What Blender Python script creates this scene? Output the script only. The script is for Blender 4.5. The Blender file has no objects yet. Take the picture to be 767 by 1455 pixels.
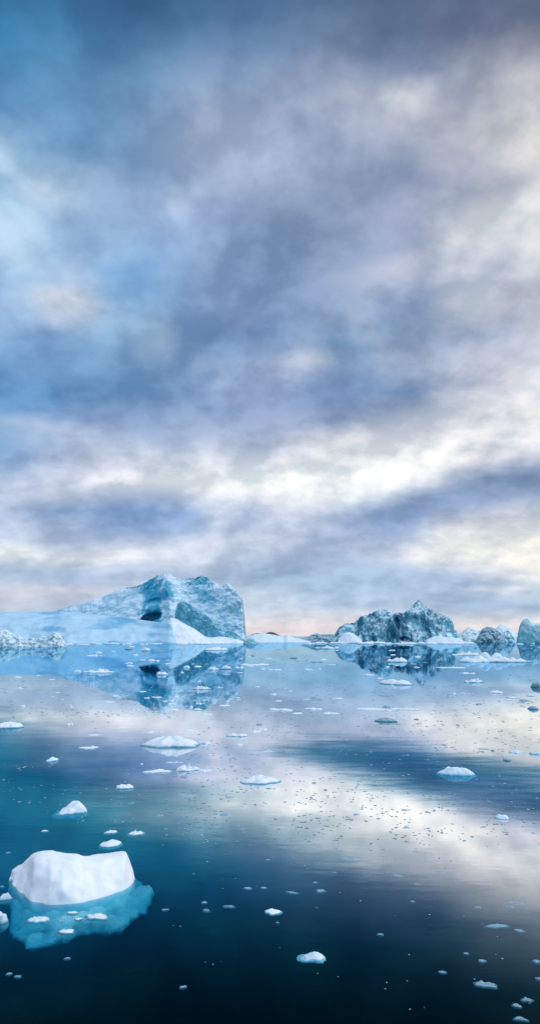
import bpy, bmesh, math, random
import numpy as np
from mathutils import Vector, noise as mn

S = bpy.context.scene
C = S.collection
PI = math.pi
R = random.Random(11)

# ------------------------------------------------------------------ camera geometry
W_, H_, F_ = 767.0, 1455.0, 970.0
HOR = 904.0
PITCH = math.atan((HOR - H_ / 2) / F_)
EYE = 4.0

def ray(px, py):
    x = (px - W_ / 2) / F_
    v = (H_ / 2 - py) / F_
    c, s = math.cos(PITCH), math.sin(PITCH)
    return Vector((x, c - v * s, v * c + s))

def at(px, py, Y):
    d = ray(px, py)
    return Vector((0, 0, EYE)) + d * (Y / d.y)

def ground(px, py, z=0.0):
    d = ray(px, py)
    return Vector((0, 0, EYE)) + d * ((z - EYE) / d.z)

def project(az, el):
    d = (math.sin(az) * math.cos(el), math.cos(az) * math.cos(el), math.sin(el))
    c, s = math.cos(PITCH), math.sin(PITCH)
    fwd = d[1] * c + d[2] * s
    up = -d[1] * s + d[2] * c
    return W_ / 2 + F_ * d[0] / fwd, H_ / 2 - F_ * up / fwd

def mpp(p):                      # metres per photo pixel at a point
    return (p - Vector((0, 0, EYE))).length / F_

def lin(c):
    return tuple(((v / 255) / 12.92 if v / 255 <= 0.04045 else ((v / 255 + 0.055) / 1.055) ** 2.4) for v in c)

def interp(pts, x):
    if x <= pts[0][0]: return pts[0][1]
    for (a, b), (c, d) in zip(pts, pts[1:]):
        if x <= c: return b + (d - b) * (x - a) / (c - a)
    return pts[-1][1]

def sm(a, b, x):
    t = min(1, max(0, (x - a) / (b - a))); return t * t * (3 - 2 * t)

# ------------------------------------------------------------------ node helpers
class NT:
    def __init__(s, tree): s.t = tree; tree.nodes.clear()
    def n(s, typ, **kw):
        nd = s.t.nodes.new(typ)
        for k, v in kw.items(): setattr(nd, k, v)
        return nd
    def link(s, a, b): s.t.links.new(a, b)
    def put(s, sock, v):
        if isinstance(v, bpy.types.NodeSocket): s.t.links.new(v, sock)
        else: sock.default_value = v
    def math(s, op, a, b=0.0, c=0.0, clamp=False):
        nd = s.n('ShaderNodeMath', operation=op, use_clamp=clamp)
        for i, v in enumerate((a, b, c)): s.put(nd.inputs[i], v)
        return nd.outputs[0]
    def vmath(s, op, a, b=None):
        nd = s.n('ShaderNodeVectorMath', operation=op)
        s.put(nd.inputs[0], a)
        if b is not None: s.put(nd.inputs[3] if op == 'SCALE' else nd.inputs[1], b)
        return nd.outputs[0]
    def rng(s, v, a, b, c=0.0, d=1.0, typ='SMOOTHSTEP'):
        nd = s.n('ShaderNodeMapRange', interpolation_type=typ)
        for i, q in enumerate((v, a, b, c, d)): s.put(nd.inputs[i], q)
        return nd.outputs[0]
    def mix(s, f, a, b, blend='MIX'):
        nd = s.n('ShaderNodeMix', data_type='RGBA', blend_type=blend)
        s.put(nd.inputs[0], f); 
        for i, v in ((6, a), (7, b)):
            s.put(nd.inputs[i], (*v, 1) if isinstance(v, tuple) and len(v) == 3 else v)
        return nd.outputs[2]
    def noise(s, vec, scale, detail=4, rough=.55, dist=0.0, typ='FBM', out=0):
        nd = s.n('ShaderNodeTexNoise'); nd.noise_dimensions = '3D'; nd.noise_type = typ
        if vec is not None: s.link(vec, nd.inputs['Vector'])
        nd.inputs['Scale'].default_value = scale; nd.inputs['Detail'].default_value = detail
        nd.inputs['Roughness'].default_value = rough; nd.inputs['Distortion'].default_value = dist
        return nd.outputs[out]
    def scaled(s, vec, sc):
        nd = s.n('ShaderNodeMapping'); s.link(vec, nd.inputs[0]); nd.inputs['Scale'].default_value = sc
        return nd.outputs[0]

def material(name):
    m = bpy.data.materials.new(name); m.use_nodes = True
    return m, NT(m.node_tree)

# ------------------------------------------------------------------ world: broken stratocumulus over a dusk sky
SUN_AZ, SUN_EL = math.radians(84), math.radians(24)
w = bpy.data.worlds.new('World'); S.world = w; w.use_nodes = True
N = NT(w.node_tree)
COLS = [0, 96, 192, 288, 384, 480, 576, 672, 767]
GRID = {
 -80: [(45,105,150),(45,98,142),(55,95,138),(58,92,132),(62,90,128),(70,92,126),(82,98,128),(90,102,132),(95,106,132)],
 0:   [(36,108,156),(42,108,156),(54,100,146),(58,98,140),(62,95,135),(72,97,132),(86,102,135),(98,110,142),(104,114,140)],
 60:  [(42,116,166),(64,128,176),(70,115,160),(84,119,162),(82,115,155),(88,113,150),(94,112,148),(114,122,152),(140,140,160)],
 110: [(62,125,175),(85,138,182),(98,138,178),(112,140,180),(122,143,180),(138,150,182),(130,142,175),(165,168,188),(195,190,198)],
 160: [(85,135,185),(95,145,190),(112,148,190),(150,165,198),(155,168,198),(165,172,195),(200,198,208),(190,188,200),(208,203,207)],
 200: [(158,188,220),(100,145,190),(125,158,198),(162,173,203),(166,176,205),(155,165,192),(165,170,192),(188,187,200),(228,219,217)],
 250: [(125,165,205),(150,180,213),(130,160,200),(155,172,205),(166,178,208),(143,157,188),(148,158,188),(165,168,190),(200,195,205)],
 300: [(165,195,225),(135,165,205),(150,175,212),(145,165,205),(138,155,190),(138,153,187),(158,166,195),(202,200,210),(226,223,226)],
 350: [(172,202,228),(145,178,218),(130,165,208),(138,162,202),(126,149,188),(128,147,182),(160,168,195),(217,214,221),(224,222,226)],
 400: [(120,160,205),(160,182,214),(105,153,200),(130,158,199),(122,148,190),(145,160,195),(175,180,205),(192,196,215),(190,188,202)],
 430: [(150,180,220),(186,198,220),(125,165,210),(128,154,195),(126,149,190),(135,155,190),(168,177,202),(207,206,216),(186,186,203)],
 470: [(135,170,212),(120,155,200),(146,180,214),(108,141,185),(118,147,190),(133,154,190),(150,165,195),(172,179,205),(186,186,205)],
 520: [(100,145,195),(105,148,195),(110,150,195),(125,152,192),(146,164,202),(122,148,187),(163,174,204),(182,184,206),(207,206,218)],
 560: [(88,141,195),(93,139,190),(104,144,190),(120,145,190),(145,160,200),(106,134,178),(128,150,188),(195,195,212),(226,221,228)],
 590: [(100,145,195),(113,147,195),(122,148,192),(132,153,195),(138,154,195),(130,148,190),(190,192,210),(217,213,222),(236,231,232)],
 620: [(130,160,200),(165,180,212),(150,168,205),(150,165,200),(165,175,205),(212,211,222),(230,224,229),(236,231,235),(236,231,235)],
 650: [(120,155,200),(180,188,215),(200,205,222),(206,209,226),(217,216,229),(234,230,233),(242,238,239),(228,222,228),(200,202,219)],
 680: [(165,180,212),(207,209,228),(230,227,236),(234,232,239),(247,244,245),(249,246,246),(240,236,240),(178,186,212),(126,145,183)],
 705: [(180,192,220),(190,198,222),(205,208,228),(205,208,228),(227,226,235),(238,236,242),(178,193,220),(140,158,197),(138,154,190)],
 735: [(185,195,222),(150,172,212),(118,150,199),(152,170,211),(190,198,222),(178,189,218),(146,165,207),(188,192,213),(217,213,222)],
 765: [(190,200,225),(175,185,215),(163,178,214),(190,200,225),(202,206,228),(176,188,219),(190,195,218),(243,236,235),(252,242,236)],
 790: [(227,229,238),(230,230,239),(224,223,235),(205,210,230),(190,200,222),(180,190,218),(217,213,225),(240,233,232),(252,242,233)],
 815: [(180,195,220),(168,184,214),(173,188,217),(173,188,217),(162,183,214),(157,180,214),(162,183,214),(195,200,222),(226,222,228)],
 840: [(207,206,222),(202,202,221),(200,205,225),(190,201,223),(180,198,222),(165,188,218),(170,190,220),(185,200,225),(202,211,230)],
 865: [(185,192,215),(180,190,215),(190,200,222),(190,201,223),(190,202,225),(185,200,225),(178,194,221),(163,186,219),(170,190,220)],
 886: [(176,190,216),(178,191,216),(188,197,219),(206,207,222),(234,221,225),(233,218,222),(220,215,224),(232,220,222),(232,221,224)],
 900: [(172,186,213),(176,188,214),(184,193,216),(200,202,219),(226,212,221),(226,212,220),(215,210,222),(226,214,220),(226,216,222)],
}
YS = sorted(GRID)

def cat(p0, p1, p2, p3, t):
    return tuple(max(0, min(255, .5 * (2*b + (c - a)*t + (2*a - 5*b + 4*c - d)*t*t + (3*b - a - 3*c + d)*t**3)))
                 for a, b, c, d in zip(p0, p1, p2, p3))

def rowcol(y, x):
    r = GRID[y]; x = max(0, min(767, x)); i = 0
    while i < len(COLS) - 2 and x > COLS[i + 1]: i += 1
    t = (x - COLS[i]) / (COLS[i + 1] - COLS[i])
    g = lambda k: r[max(0, min(len(r) - 1, k))]
    return cat(g(i - 1), g(i), g(i + 1), g(i + 2), t)

def skycol(x, y):
    y = max(YS[0], min(YS[-1], y)); j = 0
    while j < len(YS) - 2 and y > YS[j + 1]: j += 1
    t = (y - YS[j]) / (YS[j + 1] - YS[j])
    a, b = rowcol(YS[j], x), rowcol(YS[j + 1], x)
    return tuple(p + (q - p) * t for p, q in zip(a, b))

# single cloud masses: x, y, rx, ry, tilt, colour, weight (bearing and height given as the spot they hold in the sky from the fjord)
MASS = [
 (575,152,34,26,0,(216,213,217),.8),(700,95,60,30,-.2,(200,195,202),.6),(745,180,50,36,0,(214,208,210),.6),(610,40,60,16,.5,(120,124,150),.4),(655,60,40,14,.6,(112,120,150),.5),
 (8,205,26,18,.3,(196,214,234),.9),(62,262,40,22,.3,(190,205,224),.8),(70,290,36,12,.1,(128,158,200),.6),(10,345,34,40,0,(182,208,232),.7),(20,300,30,14,.2,(176,204,230),.6),
 (150,250,50,12,.5,(158,182,214),.5),(270,280,40,26,-.5,(166,180,212),.6),(235,300,20,14,-.5,(178,192,218),.6),(130,330,70,14,.4,(160,188,220),.5),
 (180,385,40,26,.1,(104,152,202),.8),(225,400,22,14,0,(150,182,218),.5),(72,425,46,22,.1,(208,209,222),.9),(90,450,50,14,0,(186,196,220),.6),
 (225,478,18,34,0,(172,194,220),.9),(205,500,20,22,0,(158,186,218),.8),(248,470,12,30,0,(100,138,186),.6),(305,545,10,20,0,(164,186,216),.9),(312,575,30,14,.2,(104,140,186),.5),
 (40,565,60,26,0,(84,140,194),.6),(150,555,120,20,0,(98,142,192),.4),
 (360,230,70,34,-.2,(172,182,210),.5),(440,120,50,26,0,(150,158,186),.5),(450,330,60,34,0,(126,148,186),.5),(560,300,80,30,.3,(150,158,188),.5),
 (670,330,46,36,-.3,(226,224,228),.9),(640,350,24,20,0,(228,226,230),.7),(700,365,40,14,0,(188,192,212),.7),(730,310,40,40,0,(226,223,226),.5),(560,395,30,16,-.2,(196,196,212),.6),(690,412,40,20,-.2,(214,212,222),.8),
 (570,460,26,40,.4,(118,145,188),.8),(590,430,30,16,-.3,(134,156,196),.7),(545,480,18,24,.3,(176,186,210),.5),(495,500,34,26,0,(104,138,180),.9),(436,520,34,20,-.1,(194,197,216),.95),(400,490,20,20,0,(124,150,192),.5),
 (540,525,60,14,-.1,(170,180,206),.7),(490,550,56,24,0,(106,134,178),.85),(560,556,44,16,-.1,(116,142,184),.6),(460,590,60,16,-.1,(122,142,184),.6),(625,535,26,12,0,(200,200,214),.7),(690,510,50,14,0,(206,206,218),.6),
 (690,470,60,16,.1,(162,172,200),.6),(620,505,40,12,0,(166,176,204),.5),(640,580,60,16,-.15,(222,219,226),.6),(700,560,50,16,-.15,(218,214,224),.5),
 (60,612,70,12,.15,(172,184,214),.6),(20,640,50,18,.2,(108,148,198),.6),(120,660,60,14,.1,(190,196,220),.5),(90,690,80,16,-.1,(210,210,228),.5),
 (200,684,70,9,.05,(240,236,240),.9),(340,690,130,14,.02,(248,245,246),.8),(470,670,110,16,-.15,(246,243,244),.6),(600,640,90,14,-.25,(242,238,240),.6),(460,700,90,10,.08,(247,244,245),.7),(530,712,50,7,0,(206,222,238),.7),
 (695,690,120,19,-.22,(122,142,180),1),(600,724,72,21,-.25,(134,155,198),.95),(745,678,60,15,-.12,(116,136,174),.95),(545,755,40,26,-.4,(142,164,206),.8),(520,770,24,10,-.4,(205,208,226),.7),(500,745,40,16,.1,(156,176,214),.7),
 (190,738,85,18,.06,(114,147,199),.95),(120,730,70,9,.15,(140,165,208),.8),(110,738,30,5,.1,(190,200,222),.6),(260,748,60,9,.05,(150,170,211),.6),(345,738,22,16,0,(160,177,214),.7),(318,735,14,20,.4,(226,224,234),.7),(300,770,60,10,-.05,(212,213,230),.6),
 (120,790,110,7,.02,(236,234,241),.9),(10,780,40,7,.1,(240,240,245),.8),(200,788,60,5,0,(240,236,240),.7),(210,812,80,14,0,(168,186,217),.6),(60,822,90,10,.03,(166,184,214),.7),(90,840,60,4,0,(224,216,226),.7),
 (660,765,70,26,-.3,(246,240,238),.8),(740,780,50,30,-.1,(252,243,236),.8),(690,742,60,12,-.2,(224,220,226),.6),(648,738,20,12,.1,(196,194,208),.8),(715,738,16,10,.3,(186,186,202),.8),(750,760,50,5,0,(216,212,220),.6),(620,790,60,8,0,(240,234,234),.6),
 (470,800,120,14,.02,(160,182,215),.6),(600,820,120,12,.05,(160,183,215),.6),(400,815,70,8,0,(158,180,213),.6),(740,838,50,5,.05,(228,226,236),.8),(700,825,40,7,.1,(176,192,220),.5),(360,846,50,6,0,(206,210,226),.6),(500,856,50,4,0,(202,210,228),.6),(420,862,60,5,0,(200,208,226),.5),
]
_skycol0 = skycol
def skycol(x, y):
    c = list(_skycol0(x, y))
    for mx_, my, rx, ry, a, mc, wt_ in MASS:
        ux, uy = x - mx_, y - my
        if abs(ux) > 3 * max(rx, ry) or abs(uy) > 3 * max(rx, ry): continue
        p = (ux * math.cos(a) + uy * math.sin(a)) / rx; q = (-ux * math.sin(a) + uy * math.cos(a)) / ry
        f = wt_ * math.exp(-(p * p + q * q) ** 1.3)
        c = [i + (j - i) * f for i, j in zip(c, mc)]
    return tuple(c)
geo = N.n('ShaderNodeTexCoord')
D = geo.outputs['Generated']
sep = N.n('ShaderNodeSeparateXYZ'); N.link(D, sep.inputs[0])
dx, dy, dz = sep.outputs
az_ = N.math('ABSOLUTE', dz)
el0 = N.math('ARCSINE', N.math('MINIMUM', az_, 1.0))
az0 = N.math('ARCTAN2', dx, dy)
den = N.math('ADD', az_, 0.42)
cmb = N.n('ShaderNodeCombineXYZ')
N.link(N.math('DIVIDE', dx, den), cmb.inputs[0]); N.link(N.math('DIVIDE', dy, den), cmb.inputs[1])
P = cmb.outputs[0]                                   # cloud-deck coordinates: flatten towards the horizon
def centred(vec, scale, det, rough):
    c = N.noise(vec, scale, det, rough, out=1)
    return N.vmath('SUBTRACT', c, (.5, .5, .5))
w1 = N.n('ShaderNodeSeparateXYZ'); N.link(centred(P, 1.6, 3, .5), w1.inputs[0])
w2 = N.n('ShaderNodeSeparateXYZ'); N.link(centred(P, 5.4, 6, .58), w2.inputs[0])
w3 = N.n('ShaderNodeSeparateXYZ'); N.link(centred(P, 15.0, 4, .55), w3.inputs[0])
amp = N.math('ADD', N.math('MULTIPLY', el0, .26), .012)
wa = N.math('ADD', N.math('ADD', N.math('MULTIPLY', w1.outputs[0], .05), N.math('MULTIPLY', w2.outputs[0], .12)), N.math('MULTIPLY', w3.outputs[0], .028))
we = N.math('ADD', N.math('ADD', N.math('MULTIPLY', w1.outputs[1], .20), N.math('MULTIPLY', w2.outputs[1], .44)), N.math('MULTIPLY', w3.outputs[1], .11))
az1 = N.math('ADD', az0, wa)
el = N.math('ADD', el0, N.math('MULTIPLY', we, amp))
AZM = math.radians(27)
azf = N.math('DIVIDE', N.math('PINGPONG', N.math('ADD', az1, AZM), 2 * AZM), 2 * AZM)   # the pattern carries on, mirrored, round the sky
els = [math.asin(1e-4)]
y_list = [900, 890, 878, 864, 850, 840, 832, 820, 806, 796, 786, 774, 760, 746, 734, 720, 706, 692, 678, 662, 644, 624, 604, 582, 560, 538, 516, 494, 470, 446, 422, 394, 364, 334, 300, 266, 232, 200, 164, 126, 80, 20, -80]
rows = []
for y in y_list:
    rows.append((max(0.0, math.atan((H_/2 - y) / F_) + PITCH), y))
OVER = [(1.02, (150, 168, 195)), (1.25, (228, 233, 240))]   # deck overhead, out of view, brightened to light the ice tops
col = None; prev = None
for e, y in rows:
    rp = N.n('ShaderNodeValToRGB'); rp.color_ramp.interpolation = 'LINEAR'
    K = 32
    els_ = rp.color_ramp.elements
    while len(els_) < K: els_.new(0.5)
    for k in range(K):
        a = -AZM + 2 * AZM * k / (K - 1)
        px, py = project(a, e)
        c = skycol(px, py)
        els_[k].position = k / (K - 1)
        els_[k].color = (*lin(c), 1)
    N.link(azf, rp.inputs[0])
    if col is None: col = rp.outputs[0]
    else: col = N.mix(N.rng(el, prev, e, typ='LINEAR'), col, rp.outputs[0])
    prev = e
for e, c in OVER:
    col = N.mix(N.rng(el, prev, e, typ='LINEAR'), col, lin(c)); prev = e
# wispy structure inside the deck
def lit(scale, det_, rough, step, lo):                       # the flank of each billow that faces the light is brighter than the one turned away
    q = N.vmath('ADD', P, (step * .75, step * .66, 0.0))
    a = N.noise(P, scale, det_, rough, 0); b = N.noise(q, scale, max(1, det_ - 3), rough, 0)
    return a, N.rng(N.math('SUBTRACT', a, b), -lo, lo, -1.0, 1.0, 'LINEAR')
a1, e1 = lit(3.0, 9, .55, .085, .12)
a2, e2 = lit(8.5, 7, .55, .03, .12)
fd = N.math('MULTIPLY_ADD', N.rng(a1, .34, .66), .34, .33)
fd = N.math('MULTIPLY_ADD', e1, .36, fd)
fd = N.math('MULTIPLY_ADD', e2, .20, fd)
fd = N.math('ADD', N.math('MULTIPLY', N.math('SUBTRACT', fd, .5), N.rng(el0, .0, .26, .62, 1.0)), .5)
det = N.mix(N.rng(fd, .1, .9, typ='LINEAR'), (.73, .80, .87), (1.27, 1.25, 1.23))
col = N.mix(1.0, col, det, 'MULTIPLY')
# unseen sky overhead and behind the viewer, brightened to light the ice
up = N.rng(el0, .95, 1.35, 1.0, 1.9)
back = N.rng(dy, .25, -.6, 1.0, 2.0)
hs = N.n('ShaderNodeHueSaturation'); hs.inputs['Saturation'].default_value = .94; N.link(col, hs.inputs['Color']); col = hs.outputs[0]
col = N.vmath('MULTIPLY', col, (1.0, 1.04, 1.01))
col = N.vmath('SCALE', col, N.math('MULTIPLY', up, back))
sky = N.n('ShaderNodeTexSky', sky_type='NISHITA', sun_disc=False)
sky.sun_elevation = SUN_EL; sky.sun_rotation = SUN_AZ
sky.altitude = 10
b1 = N.n('ShaderNodeBackground'); N.link(sky.outputs[0], b1.inputs[0]); b1.inputs[1].default_value = .08
b2 = N.n('ShaderNodeBackground'); N.link(col, b2.inputs[0]); b2.inputs[1].default_value = 1.0
mx = N.n('ShaderNodeMixShader'); mx.inputs[0].default_value = .95
N.link(b1.outputs[0], mx.inputs[1]); N.link(b2.outputs[0], mx.inputs[2])
wo = N.n('ShaderNodeOutputWorld'); N.link(mx.outputs[0], wo.inputs[0])

sl = bpy.data.lights.new('sun', 'SUN'); sl.energy = 1.4; sl.angle = math.radians(14); sl.color = (1, .93, .86)
so = bpy.data.objects.new('sun', sl); C.objects.link(so)
sd = Vector((math.sin(SUN_AZ) * math.cos(SUN_EL), math.cos(SUN_AZ) * math.cos(SUN_EL), math.sin(SUN_EL)))
so.rotation_euler = sd.to_track_quat('Z', 'Y').to_euler()

# ------------------------------------------------------------------ materials
def ice_mat(name, snow, ice, deep, dirt, scale, patch=.5, dirt_amt=.0, bump=.3, bscale=1.0, stretch=(1, 1, .45), sss=0.0, crack=0.0, cscale=.1, ctilt=.5, dip=0.0):
    m, n = material(name)
    tc = n.n('ShaderNodeTexCoord'); V = tc.outputs['Object']
    g = n.n('ShaderNodeNewGeometry'); sp = n.n('ShaderNodeSeparateXYZ'); n.link(g.outputs['Normal'], sp.inputs[0])
    Vs = n.scaled(V, stretch); Vs.node.inputs['Rotation'].default_value = (0, dip, 0)
    n1 = n.noise(Vs, scale, 7, .62, .4); n2 = n.noise(Vs, scale * 3.7, 5, .6, .3); n3 = n.noise(V, scale * 4, 8, .68, .8)
    at1 = n.n('ShaderNodeAttribute'); at1.attribute_name = 'blue'
    at2 = n.n('ShaderNodeAttribute'); at2.attribute_name = 'dirt'
    upn = n.math('ADD', sp.outputs[2], n.math('MULTIPLY', n.math('SUBTRACT', n2, .5), .5))
    base = n.mix(n.rng(upn, .25, .7), ice, snow)
    bl = n.math('ADD', at1.outputs['Fac'], n.math('MULTIPLY', n.math('SUBTRACT', n.math('ADD', n.math('MULTIPLY', n1, .6), n.math('MULTIPLY', n2, .4)), .5), patch * 3))
    base = n.mix(n.rng(bl, .15, 1.0), base, deep)
    if crack:                                                   # fracture lines and tilted layering
        wv = n.vmath('ADD', V, n.vmath('SCALE', n.vmath('SUBTRACT', n.noise(V, cscale * 1.3, 4, .6, out=1), (.5, .5, .5)), 4.0 * .1 / cscale))
        mp = n.n('ShaderNodeMapping'); n.link(wv, mp.inputs[0]); mp.inputs['Rotation'].default_value = (0, ctilt, 0); mp.inputs['Scale'].default_value = (.45, .8, 1.5)
        vo = n.n('ShaderNodeTexVoronoi'); vo.feature = 'DISTANCE_TO_EDGE'; vo.inputs['Scale'].default_value = cscale; n.link(mp.outputs[0], vo.inputs['Vector'])
        vo2 = n.n('ShaderNodeTexVoronoi'); vo2.feature = 'DISTANCE_TO_EDGE'; vo2.inputs['Scale'].default_value = cscale * 3.1; n.link(mp.outputs[0], vo2.inputs['Vector'])
        cr = n.math('MAXIMUM', n.rng(vo.outputs['Distance'], .075, .0), n.math('MULTIPLY', n.rng(vo2.outputs['Distance'], .10, .0), n.rng(n1, .45, .6)))
        base = n.mix(n.math('MULTIPLY', cr, crack), base, deep)
    dd = n.math('ADD', n.math('ADD', at2.outputs['Fac'], dirt_amt - .5), n.math('MULTIPLY', n.math('SUBTRACT', n3, .5), 2.6))
    base = n.mix(n.rng(dd, .12, .55), base, dirt)
    base = n.mix(n.rng(n2, .2, .8), n.vmath('SCALE', base, .88), base)
    bs = n.n('ShaderNodeBsdfPrincipled')
    n.link(base, bs.inputs['Base Color']); bs.inputs['Roughness'].default_value = .55
    bs.inputs['Specular IOR Level'].default_value = .3
    if sss:
        bs.inputs['Subsurface Weight'].default_value = sss
        bs.inputs['Subsurface Radius'].default_value = (.3, .8, 1.0); bs.inputs['Subsurface Scale'].default_value = .12
    bp = n.n('ShaderNodeBump'); bp.inputs['Strength'].default_value = bump; bp.inputs['Distance'].default_value = bscale
    n.link(n.math('ADD', n1, n.math('MULTIPLY', n2, .5)), bp.inputs['Height']); n.link(bp.outputs[0], bs.inputs['Normal'])
    o = n.n('ShaderNodeOutputMaterial'); n.link(bs.outputs[0], o.inputs[0])
    return m

SNOW, ICE, DEEP, DIRT = (.80, .87, .93), (.50, .74, .86), (.03, .36, .54), (.01, .06, .085)
M = {
 'berg':  ice_mat('glacier_ice', (.66,.81,.90), (.48,.71,.83), DEEP, (.02,.15,.22), .10, .20, -.02, .7, 1.0, (.45, .8, 1.5), crack=.5, cscale=.06, ctilt=.6, dip=.6),
 'apron': ice_mat('shaded_snow', (.48,.71,.85), (.36,.60,.78), (.16,.44,.66), DIRT, .05, .5, -.6, .4, 1.2, (.6, 1, 1.6), crack=.22, cscale=.05, ctilt=.1),  # slope snow with its shaded blue tone put into the colour
 'fan':   ice_mat('lit_snow', (.84,.90,.95), (.70,.84,.93), (.2,.55,.68), DIRT, .06, .2, -.6, .3, 1.0),  # paler copy: snow on the lit side, brightness put into the colour
 'cliff': ice_mat('blue_cliff_ice', (.36,.66,.76), (.12,.43,.56), (.012,.21,.32), DIRT, .16, .75, .05, .7, 1.5, (1.2, 1, .4), crack=.7, cscale=.16, ctilt=1.0),
 'dark':  ice_mat('fractured_blue_ice', (.66,.86,.93), (.18,.52,.64), (.008,.13,.22), (.008,.05,.08), .13, 1.25, -.02, .5, 1.0, (2.4, 2.0, .35), crack=.5, cscale=.09, ctilt=1.3),
 'dirty': ice_mat('debris_laden_ice', (.40,.58,.68), (.10,.28,.36), (.015,.13,.19), DIRT, .25, .5, .62, .8, 1.0),
 'speck': ice_mat('speckled_ice', (.72,.84,.89), (.36,.62,.71), (.035,.30,.40), DIRT, .35, .5, .12, .7, .8),
 'pale':  ice_mat('pale_ice', (.75,.86,.93), (.56,.77,.88), (.10,.46,.62), DIRT, .15, .25, -.2, .4, .8),
 'floe':  ice_mat('floe_snow', (.84,.89,.94), (.56,.77,.88), (.03,.30,.43), DIRT, 1.6, .3, -.4, .5, .06, (1, 1, 1)),
 'wet':   ice_mat('wet_clear_ice', (.30,.46,.54), (.12,.30,.38), (.015,.16,.24), DIRT, 2.5, .4, .12, .4, .03, (1, 1, 1)),  # clear ice; backlit darkness of the small flecks is also in the colour
 'block': ice_mat('snow_block', (.90,.92,.95), (.86,.91,.95), (.25,.65,.76), DIRT, 1.1, .08, -.8, .22, .03, (1, 1, 1), .25),
 'slush': ice_mat('half_melted_ice', (.26,.42,.50), (.14,.31,.39), (.02,.19,.27), DIRT, 5, .5, -.3, .5, .04, (1, 1, 1)),
 'shelf': ice_mat('submerged_ice', (.62,.84,.89), (.46,.74,.82), (.12,.42,.52), DIRT, 2.0, .9, -.6, .9, .10, (1, 1, 1)),
}
m, n = material('headland_rock')
bs = n.n('ShaderNodeBsdfPrincipled'); tc = n.n('ShaderNodeTexCoord')
n.link(n.mix(n.noise(tc.outputs['Object'], .02, 6, .6), (.03, .035, .045), (.10, .10, .11)), bs.inputs['Base Color']); bs.inputs['Roughness'].default_value = .9
o = n.n('ShaderNodeOutputMaterial'); n.link(bs.outputs[0], o.inputs[0]); M['rock'] = m

# water: a calm slick out to the right, a wind-ruffled sheet near and to the left, a painted streak of reflection
m, n = material('fjord_water'); M['water'] = m
g = n.n('ShaderNodeNewGeometry'); pos = g.outputs['Position']
sx = n.n('ShaderNodeSeparateXYZ'); n.link(pos, sx.inputs[0])
big = n.noise(n.scaled(pos, (.22, .5, 1)), .45, 5, .55)
side = n.math('ADD', n.math('MULTIPLY', sx.outputs[0], .83), n.math('MULTIPLY', sx.outputs[1], .55))
side = n.math('ADD', side, n.math('MULTIPLY', n.math('SUBTRACT', big, .5), 7.0))
ruff_streak = n.math('SUBTRACT', 1.0, n.rng(side, 5.2, 11.0))
def painted_streak(cx, cy, rx, ry, rot, lo):                       # dark cloud stripe's reflection painted in as duller teal water
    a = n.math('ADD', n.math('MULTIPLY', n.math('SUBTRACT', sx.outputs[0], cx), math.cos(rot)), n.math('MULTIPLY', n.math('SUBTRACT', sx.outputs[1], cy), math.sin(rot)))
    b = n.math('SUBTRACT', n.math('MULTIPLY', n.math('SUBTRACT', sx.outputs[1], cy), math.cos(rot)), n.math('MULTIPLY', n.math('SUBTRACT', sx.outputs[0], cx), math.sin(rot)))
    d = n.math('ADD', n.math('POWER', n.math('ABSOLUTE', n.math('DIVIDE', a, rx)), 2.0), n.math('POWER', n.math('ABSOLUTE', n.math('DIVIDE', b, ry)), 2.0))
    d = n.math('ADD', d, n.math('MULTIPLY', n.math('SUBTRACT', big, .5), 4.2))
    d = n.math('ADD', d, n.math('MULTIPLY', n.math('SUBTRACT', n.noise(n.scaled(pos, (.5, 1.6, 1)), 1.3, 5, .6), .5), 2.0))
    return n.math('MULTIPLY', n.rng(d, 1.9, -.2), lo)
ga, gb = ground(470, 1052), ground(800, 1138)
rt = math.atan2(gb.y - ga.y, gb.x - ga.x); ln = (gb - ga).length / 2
ruff_streak = n.math('MAXIMUM', ruff_streak, painted_streak((ga.x + gb.x) / 2, (ga.y + gb.y) / 2, ln * 1.15, 3.0, rt, .85))
rip1 = n.noise(n.scaled(pos, (.35, 1.0, 1)), .55, 2, .5)
rip2 = n.noise(n.scaled(pos, (.5, 1.0, 1)), 2.6, 3, .5)
patch = n.rng(n.noise(n.scaled(pos, (.4, 1, 1)), .12, 3, .55), .42, .68)
amp2 = n.math('ADD', n.math('MULTIPLY', patch, .0013), n.math('MULTIPLY', ruff_streak, .0022))
hgt = n.math('ADD', n.math('MULTIPLY', rip1, .0022), n.math('MULTIPLY', rip2, amp2))
bp = n.n('ShaderNodeBump'); bp.inputs['Strength'].default_value = 1; bp.inputs['Distance'].default_value = 1; n.link(hgt, bp.inputs['Height'])
gl = n.n('ShaderNodeBsdfGlossy')
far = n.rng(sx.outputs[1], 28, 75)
n.link(n.mix(ruff_streak, n.mix(far, (.93, .945, .96), (.46, .74, .90)), (.045, .50, .72)), gl.inputs['Color'])  # reflections darkened by colour on the streak, the ruffled sheet and far water
n.link(n.math('ADD', n.math('MULTIPLY', ruff_streak, .035), .008), gl.inputs['Roughness'])
n.link(bp.outputs[0], gl.inputs['Normal'])
lw = n.n('ShaderNodeLayerWeight'); lw.inputs[0].default_value = .5
cv = n.n('ShaderNodeFloatCurve'); n.link(n.math('SUBTRACT', 1.0, lw.outputs['Facing']), cv.inputs['Value'])
pts = [(0, .98), (.05, .96), (.10, .97), (.16, .97), (.215, .96), (.26, .90), (.31, .62), (.36, .29), (.41, .10), (.46, .035), (1, .02)]
cc = cv.mapping.curves[0]
while len(cc.points) < len(pts): cc.points.new(.5, .5)
for p, q in zip(cc.points, pts): p.location = q
cv.mapping.update()
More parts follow.
